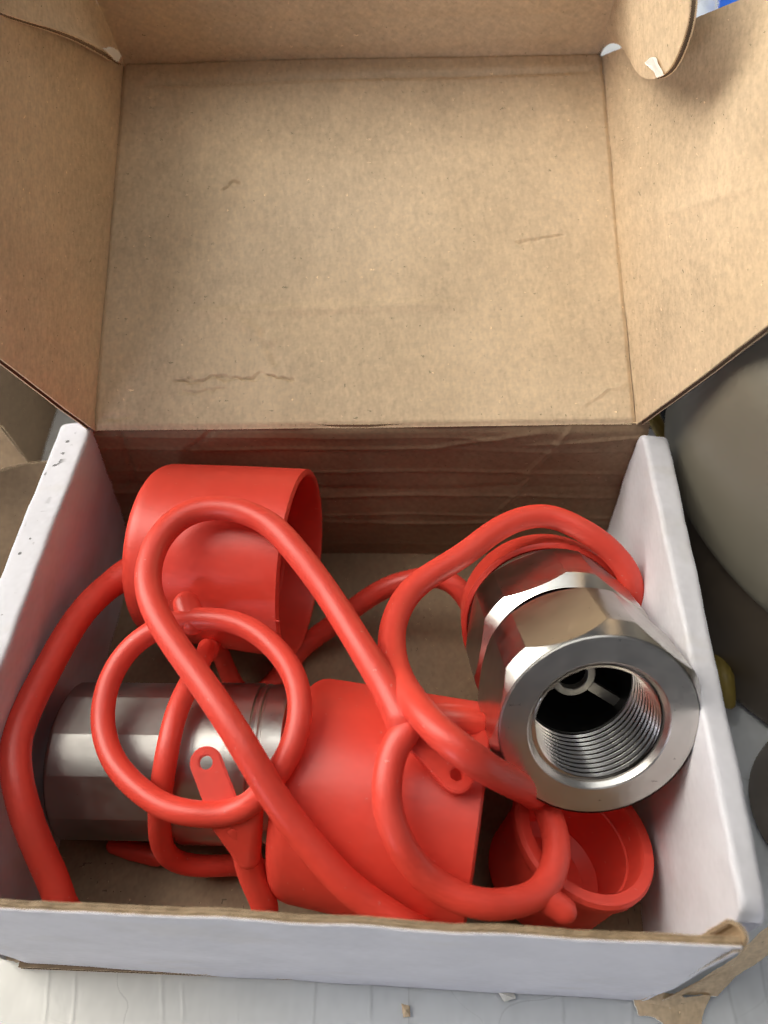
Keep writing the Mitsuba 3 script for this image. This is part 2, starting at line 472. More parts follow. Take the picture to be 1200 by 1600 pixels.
# the curled end of the front wall's outer liner, kraft inside
f = np.linspace(0, 1, 26)
ang = np.linspace(-0.1, 3.0, 40)
rad = 0.0030
cx, cy = 0.1992, 0.0012 + rad - 0.0035
P = np.stack([np.stack([cx + (rad * np.sin(ang)) * (1 if k is None else 1) - (1 - z) * 0.0045, cy - rad * np.cos(ang), np.full_like(ang, 0.0)], -1) for k, z in ((1, z) for z in f)])
for i, z in enumerate(f):
    P[i, :, 2] = (H - 0.0002 - 0.0034 * (ang / 3.0) ** 2) * z - 0.002 * (1 - z)
P += (wrinkle(P, 200, 31)[..., None]) * 0.0006
cf = board(box, 'curled_corner', P, 0.0009, 'kraft_edge', 'white_liner', (-0.3, 1, 0), label='curled torn corner with brown inside at the right end of the front wall')


# ---- the lid, folded far back
def panel(p00, p10, p11, p01, nu, nv, seed, edge=0.0010, wr=0.0012, lines=(), ridge=()):
    P, u, v = bilinear(p00, p10, p11, p01, nu, nv)
    n = normals_of(P)
    d = wrinkle(P, 18, seed) * wr * 2 + wrinkle(P, 70, seed + 3) * wr * 0.22
    su = np.linalg.norm(np.asarray(p10) - np.asarray(p00))
    sv = np.linalg.norm(np.asarray(p01) - np.asarray(p00))
    for (a0, b0, a1, b1, h, w) in lines:          # creases, in metres on the panel
        a0_, a1_, b0_, b1_ = a0 * su, a1 * su, b0 * sv, b1 * sv
        dd = A(a1_ - a0_, b1_ - b0_)
        X, Y = u * su - a0_, v * sv - b0_
        jit = (meshkit.fbm(np.stack([u * 45, v * 45, u * 0], -1), 3, seed + 17) - 0.5) * 0.0042
        t = (X * dd[0] + Y * dd[1]) / (dd @ dd)
        dist = (X * dd[1] - Y * dd[0]) / np.linalg.norm(dd) + jit * (0.2 if w > 0.0012 else 1.0)
        fade = np.clip(np.minimum(t + 0.02, 1.02 - t) * 8, 0, 1)
        d += h * np.exp(-(dist / w) ** 2) * fade
    return P, n, d, u, v


HL, HR = A(0.0040, 0.1615, 0.0797), A(0.2010, 0.1648, 0.0810)
TL, TR = np.array((-0.0026, 0.3124, 0.1442)), np.array((0.1960, 0.3130, 0.1445))
HB = 0.0012
P, nn, d, u, v = panel(HR, HL, TL, TR, 560, 460, 51, lines=(
    (0.02, 0.945, 0.98, 0.930, -0.0014, 0.0014), (0.86, 0.112, 0.68, 0.128, -0.0011, 0.0006), (0.68, 0.130, 0.62, 0.120, -0.0010, 0.00055),
    (0.84, 0.085, 0.75, 0.092, -0.0007, 0.0006), (0.20, 0.46, 0.10, 0.475, -0.0007, 0.0006), (0.86, 0.285, 0.30, 0.30, 0.0006, 0.0022),
    (0.78, 0.62, 0.74, 0.64, -0.0009, 0.0005), (0.76, 0.285, 0.66, 0.20, 0.0007, 0.0020), (0.69, 0.24, 0.655, 0.15, -0.0008, 0.0016),
    (0.99, 0.018, 0.93, 0.030, -0.0008, 0.0009), (0.10, 0.05, 0.01, 0.10, 0.0004, 0.0012), (0.5, 0.93, 0.2, 0.90, 0.0002, 0.002)))
e = np.minimum(u, 1 - u) * 0.2
d += -0.0009 * np.exp(-(e / 0.0009) ** 2) - 0.0012 * np.exp(-((v * 0.164) / 0.0013) ** 2) - 0.0009 * np.exp(-(((1 - v) * 0.164) / 0.0010) ** 2)
d += 0.00004 * np.sin(v * 0.164 / 0.0058 * 2 * np.pi + 3 * wrinkle(P, 12, 77)) * (0.3 + 1.2 * meshkit.noise(P * 30, 78)) + wrinkle(P, 45, 90) * 0.0006
P = P + LN * d[..., None]
lid = board(box, 'lid_panel', P, 0.0026, 'kraft', 'white_liner', LN, label='brown kraft inside of the opened lid, with fine creases near the hinge')

# lid side flaps stand on the lid's long sides and lean outwards
phL, phR = math.radians(3), math.radians(12)
DLf = LN * math.cos(phL) + A(-1, 0, 0) * math.sin(phL)
DRf = LN * math.cos(phR) + A(1, 0, 0) * math.sin(phR)
hl, hr = HL - LN * 0.0020 + A(0.0001, 0, 0), HR - LN * 0.0020 + A(-0.0001, 0, 0)
tl, tr = TL - LN * 0.0020 + A(0.0001, 0, 0), TR - LN * 0.0020 + A(-0.0001, 0, 0)
P, nn, d, u, v = panel(hl, hl + DLf * 0.088 - LD * 0.001, tl + DLf * 0.088 + LD * 0.004, tl, 120, 200, 61, lines=((0.0, 0.8, 0.9, 0.72, 0.0004, 0.003),))
nL = unit(np.cross(DLf, LD)); nL = nL * np.sign(nL[0])
P = P + nL * d[..., None]
board(box, 'lid_side_flap', P, 0.0026, 'kraft', 'white_liner', nL, label='shaded brown side flap at the left of the lid')
P, nn, d, u, v = panel(hr, hr + DRf * 0.115 - LD * 0.001, tr + 2.0 * (np.array((0.2195, 0.2225, 0.1977)) - tr), tr, 120, 200, 67, lines=((0.1, 0.5, 0.9, 0.42, 0.0004, 0.003),))
nR = unit(np.cross(DRf, LD)); nR = nR * np.sign(-nR[0])
P = P + nR * d[..., None]
board(box, 'lid_side_flap', P, 0.0026, 'kraft', 'white_liner', nR, label='bright brown side flap at the right of the lid')

# lid front flap, folded up from the lid's far edge
f0, f1 = TL - LD * 0.0003 - LN * 0.0020, TR - LD * 0.0003 - LN * 0.0020
FD = unit(LN + LD * 0.02)
P, nn, d, u, v = panel(f1, f0, f0 + FD * 0.07, f1 + FD * 0.07, 200, 90, 71, lines=((0.02, 0.16, 0.98, 0.10, 0.0004, 0.003), (0.0, 0.3, 1.0, 0.27, -0.0003, 0.002)))
P = P - LD * d[..., None]
board(box, 'lid_front_flap', P, 0.0026, 'kraft', 'white_liner', -LD, label='dark brown front flap of the lid at the top of the picture')

# the ears at either end of the front flap
def ear(fold0, fold1, arc, nvec, lift, seed, label):
    """A rounded tab between a fold line and an arc of points."""
    arc = np.asarray(arc, float)
    t = np.r_[0, np.cumsum(np.linalg.norm(np.diff(arc, axis=0), axis=1))]
    cs = CubicSpline(t, arc)
    nv, nu = 70, 50
    out = cs(np.linspace(0, t[-1], nv))
    fold = np.linspace(np.asarray(fold0, float), np.asarray(fold1, float), nv)
    f = np.linspace(0, 1, nu)[:, None, None]
    P = fold[None] * (1 - f) + out[None] * f
    P = P + nvec * (lift(f))
    P = P + nvec * (wrinkle(P, 40, seed) * 0.0012)[..., None]
    return board(box, 'lid_ear', P, 0.0022, 'kraft', 'white_liner', nvec, label=label)


ear(f0 + A(0.0004, 0, 0), f0 + FD * 0.069 + A(0.0004, 0, 0), [np.array((0.0027, 0.2828, 0.1602)), np.array((0.0019, 0.2604, 0.1745)), np.array((0.0009, 0.2365, 0.1878)), np.array((0.0002, 0.2157, 0.1993)), np.array((-0.0005, 0.2005, 0.2109))], nL, lambda f: 0.0 * f, 81,
    'left ear of the lid front flap lying against the side flap')
ear(f1 - A(0.0004, 0, 0), f1 + FD * 0.069 - A(0.0004, 0, 0), [np.array((0.1986, 0.3165, 0.1469)), np.array((0.1986, 0.2709, 0.1589)), np.array((0.1972, 0.2246, 0.1734)), np.array((0.1982, 0.2128, 0.1840)), np.array((0.1989, 0.2116, 0.1926)), np.array((0.1990, 0.2149, 0.1996)), np.array((0.1995, 0.2272, 0.2074))], nR, lambda f: 0.0 * f, 83,
    'right ear of the lid front flap lifting off with a torn tip')


def scrap(parent, name, pts, mat, label, thick=0.0008, rough=0.0006, seed=1):
    """A small piece over a fan of points: torn paper, and stand-ins for bright gaps."""
    pts = np.asarray(pts, float)
    c = pts.mean(0)
    m = 36
    cl = np.vstack([pts, pts[:1]])
    t = np.linspace(0, len(pts), m, endpoint=False)
    ring = np.stack([np.interp(t, np.arange(len(cl)), cl[:, k]) for k in range(3)], -1)
    f = np.linspace(0.02, 1, 7)[:, None, None]
    P = c + (ring - c)[None] * f
    P = P + wrinkle(P, 400, seed)[..., None] * rough
    P = np.concatenate([P, P[:, :1]], 1)
    nn = unit(np.cross(pts[1] - pts[0], pts[2] - pts[0]))
    if nn @ (CAM - c) < 0:
        nn = -nn
    Q = P - nn * thick
    return part(parent, name, cat(surf(P), surf(Q), surf(np.stack([P[-1], Q[-1]]))), mat, smooth=40, label=label)


scrap(box, 'gap_and_torn_white', [np.array((0.0048, 0.2763, 0.1639)), np.array((0.0052, 0.2857, 0.1608)), np.array((0.0046, 0.2929, 0.1546)), np.array((0.0045, 0.2873, 0.1547))], 'white_fibre', 'tiny white patch standing in for the bright gap at the left corner of the lid', seed=2)  # white patch added for the bright background seen through the corner hole
scrap(box, 'gap_and_torn_white', [np.array((0.1961, 0.3190, 0.1510)), np.array((0.1975, 0.3141, 0.1557)), np.array((0.1993, 0.3010, 0.1593)), np.array((0.1994, 0.2957, 0.1575)), np.array((0.1975, 0.3129, 0.1503))], 'white_fibre', 'small white patch standing in for the bright gap at the right corner of the lid', seed=3)  # also a hole: its bright view through is put in as white
scrap(box, 'gap_and_torn_white', [np.array((0.1960, 0.2398, 0.1713)), np.array((0.1955, 0.2325, 0.1760)), np.array((0.1954, 0.2267, 0.1784)), np.array((0.1956, 0.2233, 0.1778)), np.array((0.1962, 0.2162, 0.1777)), np.array((0.1963, 0.2208, 0.1753)), np.array((0.1955, 0.2283, 0.1745))], 'white_fibre', 'frayed white paper on the tip of the right ear', seed=4)

# torn board hanging from the box's front right corner
def flat_scrap(name, pts, z, thick, mat, label, seed):
    pts = np.asarray(pts, float)
    c = pts.mean(0)
    cl = np.vstack([pts, pts[:1]])
    m = 160
    t = np.linspace(0, len(pts), m, endpoint=False)
    ring = np.stack([np.interp(t, np.arange(len(cl)), cl[:, k]) for k in range(3)], -1)
    ring += (meshkit.noise(ring * 900, seed) - 0.5)[:, None] * A(0.0006, 0.0006, 0) + (meshkit.noise(ring * 250, seed + 1) - 0.5)[:, None] * A(0.001, 0.001, 0)
    f = np.linspace(0.02, 1, 26)[:, None, None]
    P = c + (ring - c)[None] * f
    P[..., 2] += (meshkit.fbm(P * 160, 3, seed) - 0.5) * 0.0018
    P = np.concatenate([P, P[:, :1]], 1)
    Q = P - A(0, 0, thick)
    k = part(box, name, surf(P), mat, smooth=True, label=label)
    part(k, 'paper_edge', cat(surf(Q), surf(np.stack([P[-1], P[-1] * 0.5 + Q[-1] * 0.5])), surf(np.stack([P[-1] * .5 + Q[-1] * .5, Q[-1]]))), 'white_fibre', smooth=40)


flat_scrap('torn_board', [(0.2001, -0.0032, 0.0040), (0.2104, 0.0017, 0.0080), (0.2199, 0.0068, 0.0180), (0.2268, 0.0128, 0.0240), (0.2337, 0.0169, 0.0260), (0.2359, 0.0120, 0.0160), (0.2302, 0.0076, 0.0100), (0.2235, 0.0040, 0.0040), (0.2180, -0.0008, 0.0010), (0.2086, -0.0011, 0.0020)], 0, 0.0012, 'kraft', 'torn brown board strip behind the front wall at the right corner', 5)
flat_scrap('torn_board', [(0.1918, -0.0036, 0.0000), (0.1935, -0.0009, 0.0030), (0.1994, -0.0015, 0.0040), (0.2072, -0.0018, 0.0030), (0.2155, -0.0012, 0.0020), (0.2131, -0.0052, 0.0000), (0.2117, -0.0094, -0.0020), (0.2031, -0.0107, -0.0020), (0.1991, -0.0080, -0.0010), (0.1935, -0.0065, -0.0010)], 0, 0.0012, 'kraft', 'torn brown flap on the table at the lower right corner of the box', 9)
flat_scrap('torn_board', [(-0.0170, 0.0067, 0.0020), (-0.0106, 0.0043, 0.0000), (-0.0017, 0.0006, -0.0020), (-0.0082, 0.0012, -0.0020), (-0.0175, 0.0031, -0.0020)], 0, 0.0008, 'kraft', 'narrow brown torn edge at the lower left corner of the box', 13)

# ---------------------------------------------------------------- red dust caps
CAPS = 'red rubber dust caps with cord tethers'


def cup(parent, rim, axis, R, Rend, L, wall=0.0028, label=None, lip=0.0, round_r=0.007, seam=None):
    """Rim centre, axis from the closed end to the rim. One closed wall: outside, lip, inside."""
    out = rounded([(-L, 0.0001), (-L, Rend * 0.55), (-L, Rend), (-L * 0.35, Rend + (R - Rend) * 0.75), (-0.0006, R)], round_r, 9)
    rimp = [(0.0, R + lip - 0.0008), (0.0002, R + lip - 0.0016), (-0.0001, R - wall + 0.0006), (-0.0012, R - wall)]
    ins = [(-L * 0.25, R - wall - 0.0003), (-L * 0.26, R - wall - 0.0009), (-L + wall + 0.003, Rend - wall), (-L + wall, Rend - wall - 0.004), (-L + wall, 0.0001)]
    if lip:
        out = np.vstack([out[:-1], [(-0.0052, R - 0.0002), (-0.0046, R + lip * 0.6), (-0.0036, R + lip), (-0.0012, R + lip)]])
    prof = np.vstack([out, rimp, ins])
    return part(parent, 'cup', lathe(prof, rim, axis, 160), 'red_rubber', smooth=32, label=label)


def plate(c0, c1, width, thick, up, hole=None):
    """A flat tab from c0 to a round end at c1, with a hole near that end."""
    import shapely.geometry as sg
    c0, c1 = np.asarray(c0, float), np.asarray(c1, float)
    L = np.linalg.norm(c1 - c0)
    s = sg.LineString([(0, 0), (L, 0)]).buffer(width / 2, quad_segs=16)
    ms = []
    x = unit(c1 - c0)
    z = unit(np.asarray(up, float) - x * (np.asarray(up, float) @ x))
    M = np.stack([x, np.cross(z, x), z], 1)
    for k, (off, h) in enumerate(((0.0, thick), (0.0005, thick + 0.0007))):
        q = s.buffer(-off, quad_segs=12)
        if hole:
            q = q.difference(sg.Point(L, 0).buffer(hole + (0.0004 if k else 0), quad_segs=16))
        m = trimesh.creation.extrude_polygon(q, h, engine='earcut')
        v = np.array(m.vertices) - A(0, 0, h / 2)
        ms.append(trimesh.Trimesh(v @ M.T + c0, m.faces, process=False))
    return cat(*ms)


rC = 0.0042
# cap 1: the big cup lying in the back left corner; its tether runs down the left wall to a ring on top of the left coupling
capA = thing('dust_cap', 'large red rubber cup lying in the back left corner, mouth to the right', 'dust cap', CAPS)
thA = math.radians(6)
axA = A(math.cos(thA), -math.sin(thA), 0.01)
FA = np.array((0.0814, 0.1257, 0.0470))
cup(capA, FA, axA, 0.0346, 0.0322, 0.0565, round_r=0.012)
# moulding seam and a small pip on the cup
part(capA, 'tether', tube([(0.0266, 0.1213, 0.0500), (0.0210, 0.1170, 0.0520), (0.0156, 0.1102, 0.0540), (0.0102, 0.0954, 0.0580), (0.0070, 0.0751, 0.0610), (0.0050, 0.0569, 0.0625), (0.0059, 0.0451, 0.0620), (0.0101, 0.0333, 0.0580), (0.0148, 0.0232, 0.0500), (0.0200, 0.0140, 0.0420), (0.0229, 0.0085, 0.0360),
                           (0.030, 0.0085, 0.016), (0.044, 0.0078, 0.010), (0.060, 0.0082, 0.012), (0.0796, 0.0109, 0.0280), (0.0777, 0.0181, 0.0400), (0.0758, 0.0242, 0.0500), (0.0735, 0.0280, 0.0580)],
                          [0.0085, 0.0062, 0.0050, .0046, .0046, .0046, .0046, .0046, .0046, .0046, .0044, .0042, .0042, .0042, .0042, .0042, .0042, .0036]), 'red_rubber', smooth=True)
ring1 = [(0.0716, 0.0297, 0.0630), (0.0640, 0.0294, 0.0628), (0.0547, 0.0312, 0.0620), (0.0445, 0.0367, 0.0610), (0.0353, 0.0449, 0.0605), (0.0290, 0.0564, 0.0605), (0.0283, 0.0686, 0.0625), (0.0339, 0.0794, 0.0660), (0.0450, 0.0862, 0.0690), (0.0570, 0.0877, 0.0705), (0.0697, 0.0845, 0.0725), (0.0812, 0.0758, 0.0745),
         (0.0888, 0.0650, 0.0760), (0.0914, 0.0541, 0.0760), (0.0894, 0.0436, 0.0740), (0.0841, 0.0359, 0.0700), (0.0787, 0.0316, 0.0660)]
part(capA, 'ring', tube(ring1, 0.0037, closed=True), 'red_rubber', smooth=True, label='red tether ring with a holed tab lying over the left coupling')
part(capA, 'pull_tab', plate((0.0705, 0.0316, 0.0620), (0.0646, 0.0427, 0.0665), 0.0090, 0.0022, (0.25, -0.55, 0.8), 0.0019), 'red_rubber', smooth=35)
part(capA, 'pip', tube([(0.0525, 0.0878, 0.0690), (0.0495, 0.0937, 0.0690)], [0.0046, 0.0044]), 'red_rubber', smooth=True)

def hull(pts, r):
    ms = []
    for p_, r_ in zip(pts, r):
        b = trimesh.creation.icosphere(3, r_)
        b.apply_translation(p_)
        ms.append(b.vertices)
    h = trimesh.convex.convex_hull(np.vstack(ms))
    return h


part(capA, 'neck_web', hull([(0.0681, 0.0298, 0.0620), (0.0799, 0.0329, 0.0655), (0.0768, 0.0223, 0.0490)], [0.0026, 0.0026, 0.0036]), 'red_rubber', smooth=50)
q0, q1 = FA - axA * 0.003, FA - axA * 0.046
sd = unit(A(0.0, -0.93, 0.36))
part(capA, 'moulding_seam', tube([q0 + sd * 0.0345, (q0 + q1) / 2 + sd * 0.0338, q1 + sd * 0.0323], 0.00032, sides=8), 'red_rubber', smooth=True)

# cap 2: the large cup in the middle, with its long tether looped over the first cup
capB = thing('dust_cap', 'large red rubber cup lying front centre between the couplings', 'dust cap', CAPS)
thB = math.radians(9)
axB = A(math.cos(thB), -math.sin(thB), 0.0)
cup(capB, np.array((0.0861, 0.0484, 0.0352)) + axB * 0.0585, axB, 0.0350, 0.0342, 0.0590, round_r=0.0075)
J = [(0.100, 0.0065, 0.010), (0.1235, 0.0058, 0.020), (0.1290, 0.0056, 0.036), (0.1236, 0.0049, 0.0505), (0.1163, 0.0078, 0.0550), (0.1072, 0.0125, 0.0602), (0.0995, 0.0185, 0.0655), (0.0889, 0.0286, 0.0730), (0.0780, 0.0421, 0.0815), (0.0653, 0.0577, 0.0845), (0.0532, 0.0717, 0.0855), (0.0453, 0.0832, 0.0860), (0.0415, 0.0934, 0.0860),
     (0.0419, 0.1057, 0.0865), (0.0490, 0.1165, 0.0870), (0.0623, 0.1189, 0.0875), (0.0756, 0.1136, 0.0875), (0.0847, 0.1048, 0.0870), (0.0969, 0.0893, 0.0850), (0.1076, 0.0727, 0.0840), (0.1155, 0.0600, 0.0835), (0.1208, 0.0504, 0.0830)]
part(capB, 'tether', tube(J, [.0043] * 6 + [.0042] * 14 + [.0044, .0052]), 'red_rubber', smooth=True)
ring2 = [(0.1222, 0.0472, 0.0830), (0.1189, 0.0419, 0.0815), (0.1174, 0.0358, 0.0800), (0.1174, 0.0294, 0.0780), (0.1197, 0.0224, 0.0745), (0.1248, 0.0161, 0.0690), (0.1319, 0.0119, 0.0640), (0.1411, 0.0094, 0.0610), (0.1517, 0.0110, 0.0560), (0.1598, 0.0157, 0.0520), (0.1642, 0.0236, 0.0500), (0.1649, 0.0321, 0.0480),
         (0.1629, 0.0410, 0.0460), (0.1589, 0.0510, 0.0450), (0.1520, 0.0569, 0.0500), (0.1424, 0.0574, 0.0640), (0.1326, 0.0540, 0.0765), (0.1260, 0.0512, 0.0815)]
part(capB, 'ring', tube(ring2, 0.0041, closed=True), 'red_rubber', smooth=True, label='red tether ring lying over the middle cup')
part(capB, 'pull_tab', plate((0.1243, 0.0489, 0.0790), (0.1355, 0.0377, 0.0755), 0.0095, 0.0024, (0.1, -0.1, 1), 0.0017), 'red_rubber', smooth=35)
part(capB, 'pip', tube([(0.1601, 0.0137, 0.0510), (0.1652, 0.0110, 0.0490)], [0.0040, 0.0038]), 'red_rubber', smooth=True)

# cap 3: the small cup standing in the front right corner
capC = thing('dust_cap', 'small red rubber cup standing mouth up in the front right corner', 'dust cap', CAPS)
axC = A(0.34, 0.22, 0.91)
cup(capC, (0.1762, 0.0357, 0.0375), axC, 0.0215, 0.0198, 0.0310, wall=0.0032, lip=0.0014, round_r=0.004)
loop = [(0.2031, 0.1120, 0.0400), (0.1982, 0.1150, 0.0520), (0.1951, 0.1180, 0.0580), (0.1879, 0.1231, 0.0640), (0.1791, 0.1273, 0.0680), (0.1693, 0.1306, 0.0700), (0.1592, 0.1285, 0.0715), (0.1492, 0.1222, 0.0720), (0.1393, 0.1128, 0.0725), (0.1289, 0.1044, 0.0730), (0.1218, 0.0969, 0.0735), (0.1175, 0.0864, 0.0745), (0.1169, 0.0758, 0.0760),
        (0.1192, 0.0646, 0.0800), (0.1237, 0.0538, 0.0865), (0.1297, 0.0442, 0.0915), (0.1366, 0.0381, 0.0915), (0.1446, 0.0367, 0.0820), (0.1541, 0.0399, 0.0620), (0.1616, 0.0422, 0.0450)]
part(capC, 'tether', tube(loop, [.0042] * 12 + [.0044] * 5 + [.0043] * 3), 'red_rubber', smooth=True, label='thick red tether loop round the back of the right coupling')

# ---------------------------------------------------------------- the right coupling, standing on its cap with the mouth towards the viewer
COUP = 'steel hydraulic couplings in the box'
el, az = 0.60, 0.10
nR2 = A(math.sin(az) * math.cos(el), -math.cos(az) * math.cos(el), math.sin(el))
FC = A(0.1752, 0.0519, 0.0768)
Rf = 0.0281


def axial(profile, origin, axis, n=180):
    """Lathe with uv in metres (along, round) for the lathe marks."""
    m = lathe(profile, origin, axis, n)
    pr = np.asarray(profile, float)
    s = np.r_[0, np.cumsum(np.linalg.norm(np.diff(pr, axis=0), axis=1))]
    uu = np.repeat(s, n + 1)
    vv = np.tile(np.linspace(0, 2 * np.pi, n + 1), len(pr)) * 0.03
    return m, np.stack([uu, vv], 1)


def hexbar(a0, a1, flat, ch_front, ch_back, origin, axis, spin, cone=0.58, corner=1.1547, nl=110, na=360):
    """A hexagonal nut along the axis from a0 (front, larger number) to a1, corners cut by a cone at the ends: r = min(hexagon, cone)."""
    an = np.linspace(0, 2 * np.pi, na + 1)
    k = np.abs(((an + np.pi / 6) % (np.pi / 3)) - np.pi / 6)
    hexr = np.minimum(flat / np.cos(k), flat * corner)
    # a finer spacing near the ends for the chamfer's curved edge
    t = np.linspace(0, 1, nl)
    t = 0.5 - 0.5 * np.cos(np.pi * t)
    z = a0 + (a1 - a0) * t
    r = np.tile(hexr, (nl, 1))
    if ch_front is not None:
        r = np.minimum(r, (ch_front + (a0 - z) / cone)[:, None])
    if ch_back is not None:
        r = np.minimum(r, (ch_back + (z - a1) / cone)[:, None])
    F = frame(axis, spin)
    P = r[..., None] * (np.cos(an)[None, :, None] * F[:, 0] + np.sin(an)[None, :, None] * F[:, 1]) + z[:, None, None] * F[:, 2] + np.asarray(origin)
    return surf(P)


def faceted(m, parent, name, mat, angle=7, label=None):
    return part(parent, name, m, mat, smooth=angle, label=label)


cpR = thing('pipe_coupling', 'shiny steel hex coupling standing on the right, threaded mouth towards the viewer', 'pipe coupling', COUP)
flat = 0.0283
faceted(hexbar(0.0, -0.0335, flat, Rf, 0.0270, FC, nR2, 0.82, cone=1.9, corner=1.080, nl=200, na=720), cpR, 'hex_nut', 'steel', label='front hexagon nut of the right coupling')
Rb = 0.0197
# front ring face with its bore chamfer
m, uv = axial([(-0.0003, Rf - 0.0001), (0.0001, Rf - 0.0006), (0.0002, Rb + 0.0004), (-0.0001, Rb), (-0.0013, Rb - 0.0010), (-0.0020, Rb - 0.0013)], FC, nR2)
fk = part(cpR, 'face', m, 'steel_faced', smooth=False, uv=uv)
# internal thread: a true helix cut into the bore
nt, na = 700, 160
z = np.linspace(-0.0014, -0.0230, nt)
an = np.linspace(0, 2 * np.pi, na + 1)
pitch = 0.0021
ph = ((z[:, None] + pitch * an[None, :] / (2 * np.pi)) / pitch) % 1.0
tri = np.abs(ph - 0.5) * 2
saw = np.interp(ph, [0, 0.22, 0.62, 0.74, 0.84, 1.0], [0, 0, 1, 1, 0, 0])
r = Rb - 0.0024 + 0.0011 * saw - 0.035 * (-z[:, None] - 0.0026) * 0.9
F = frame(nR2)
P = r[..., None] * (np.cos(an)[None, :, None] * F[:, 0] + np.sin(an)[None, :, None] * F[:, 1]) + z[:, None, None] * F[:, 2] + FC
part(cpR, 'inner_thread', surf(P), 'steel_bright', smooth=True, label='bright cut thread inside the mouth')
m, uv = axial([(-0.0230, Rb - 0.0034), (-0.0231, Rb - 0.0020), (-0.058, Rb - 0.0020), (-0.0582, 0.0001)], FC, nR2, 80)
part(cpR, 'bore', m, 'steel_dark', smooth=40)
# valve guide: ring and three arms
m, uv = axial(rounded([(-0.0318, 0.0046), (-0.0290, 0.0046), (-0.0290, 0.0072), (-0.0318, 0.0072), (-0.0318, 0.0046)], 0.0006), FC, nR2, 60)
ms = [m]
for k in range(3):
    q = math.radians(-37 + 120 * k)
    d = F[:, 0] * math.cos(q) + F[:, 1] * math.sin(q)
    b = trimesh.creation.box((0.0130, 0.0032, 0.0024))
    M = np.eye(4); M[:3, :3] = np.stack([d, np.cross(F[:, 2], d), F[:, 2]], 1); M[:3, 3] = FC + F[:, 2] * (-0.0305) + d * 0.0125
    b.apply_transform(M)
    ms.append(b)
part(cpR, 'valve_guide', cat(*ms), 'cast_metal', smooth=35, label='cast ring on three arms deep in the mouth')
m, uv = axial([(-0.0330, 0.0252), (-0.0405, 0.0252)], FC, nR2)
part(cpR, 'groove', m, 'steel', smooth=True, uv=uv)
faceted(hexbar(-0.0372, -0.0670, flat * 0.985, 0.0262, 0.0258, FC, nR2, 0.82 + 0.04, cone=1.1, corner=1.070, nl=200, na=720), cpR, 'hex_nut', 'steel', label='rear hexagon nut of the right coupling')
m, uv = axial([(-0.0668, 0.0280), (-0.0671, 0.0200), (-0.0672, 0.0001)], FC, nR2)
part(cpR, 'back_face', m, 'steel', smooth=40)

# cap 4: the red cap on the lower end of that coupling, its cord running to a ring round the left coupling
capD = thing('dust_cap', 'red rubber cap fitted on the back end of the upright right coupling', 'dust cap', CAPS)
cup(capD, FC - nR2 * 0.0674, nR2, 0.0300, 0.0284, 0.0175, round_r=0.005)
part(capD, 'tether', tube([(0.1521, 0.1192, 0.0120), (0.1459, 0.1217, 0.0220), (0.1398, 0.1274, 0.0280), (0.1325, 0.1312, 0.0300), (0.1219, 0.1311, 0.0290), (0.1120, 0.1293, 0.0260), (0.1007, 0.1249, 0.0200), (0.0885, 0.1181, 0.0130), (0.0778, 0.1118, 0.0070), (0.068, 0.098, 0.0045), (0.059, 0.092, 0.0048), (0.0524, 0.0974, 0.0200), (0.0532, 0.0888, 0.0450)],
                          [.0050, .0044] + [.0042] * 9 + [.0034, .0028]), 'red_rubber', smooth=True)
part(capD, 'ring', tube([(0.0530, 0.0886, 0.0500), (0.0538, 0.0819, 0.0545), (0.0527, 0.0734, 0.0575), (0.0506, 0.0618, 0.0590), (0.0498, 0.0499, 0.0580), (0.0482, 0.0397, 0.0510), (0.0457, 0.0333, 0.0380), (0.0451, 0.0293, 0.0250), (0.0490, 0.0282, 0.0160), (0.0572, 0.0289, 0.0110), (0.0653, 0.0303, 0.0075), (0.081, 0.027, 0.005)],
                        [.0030, .0034] + [.0036] * 10), 'red_rubber', smooth=True, label='thin red tether ring bent round the left coupling')
part(capD, 'pip', tube([(0.0206, 0.0360, 0.0042), (0.0269, 0.0349, 0.0042), (0.0363, 0.0332, 0.0046)], [0.0026, 0.0034, 0.0036]), 'red_rubber', smooth=True)

# ---------------------------------------------------------------- the left coupling, lying on the floor
cpL = thing('pipe_coupling', 'satin steel coupling lying on its side at the left under a red ring', 'pipe coupling', COUP)
Rl = 0.0262
OL = np.array((0.0081, 0.0576, 0.0264))
axL = A(1.0, 0.012, 0.0)
faceted(hexbar(0.0400, 0.0003, Rl * 0.955, None, Rl * 0.90, OL, axL, 0.31, cone=0.7, corner=1.04, nl=60, na=720), cpL, 'hex_end', 'steel_milled', angle=24, label='flat-sided end of the left coupling')
m, uv = axial(rounded([(0.0395, Rl * 0.90), (0.0398, Rl * 0.99), (0.0402, Rl), (0.0640, Rl), (0.0641, Rl - 0.0012), (0.0655, Rl - 0.0012), (0.0656, Rl - 0.0002), (0.0668, Rl - 0.0002), (0.0669, Rl - 0.001), (0.0678, Rl - 0.001), (0.0679, Rl - 0.0004), (0.0745, Rl - 0.0004), (0.0750, Rl - 0.0020), (0.0752, 0.012), (0.060, 0.012)], 0.0003, 4), OL, axL)
part(cpL, 'sleeve', m, 'steel_satin', smooth=False, uv=uv, label='lathe-turned steel sleeve')
m, uv = axial([(0.0003, Rl * 0.91), (0.0001, Rl * 0.88), (0.0002, 0.0001)], OL, axL)
part(cpL, 'end_face', m, 'steel_satin', smooth=40)

# ---------------------------------------------------------------- things around the box
def block(size, centre, rot=0.0, r=0.002):
    b = trimesh.creation.box(size)
    b = b.subdivide().subdivide()
    M = trimesh.transformations.rotation_matrix(rot, [0, 0, 1])
    M[:3, 3] = centre
    b.apply_transform(M)
    return b


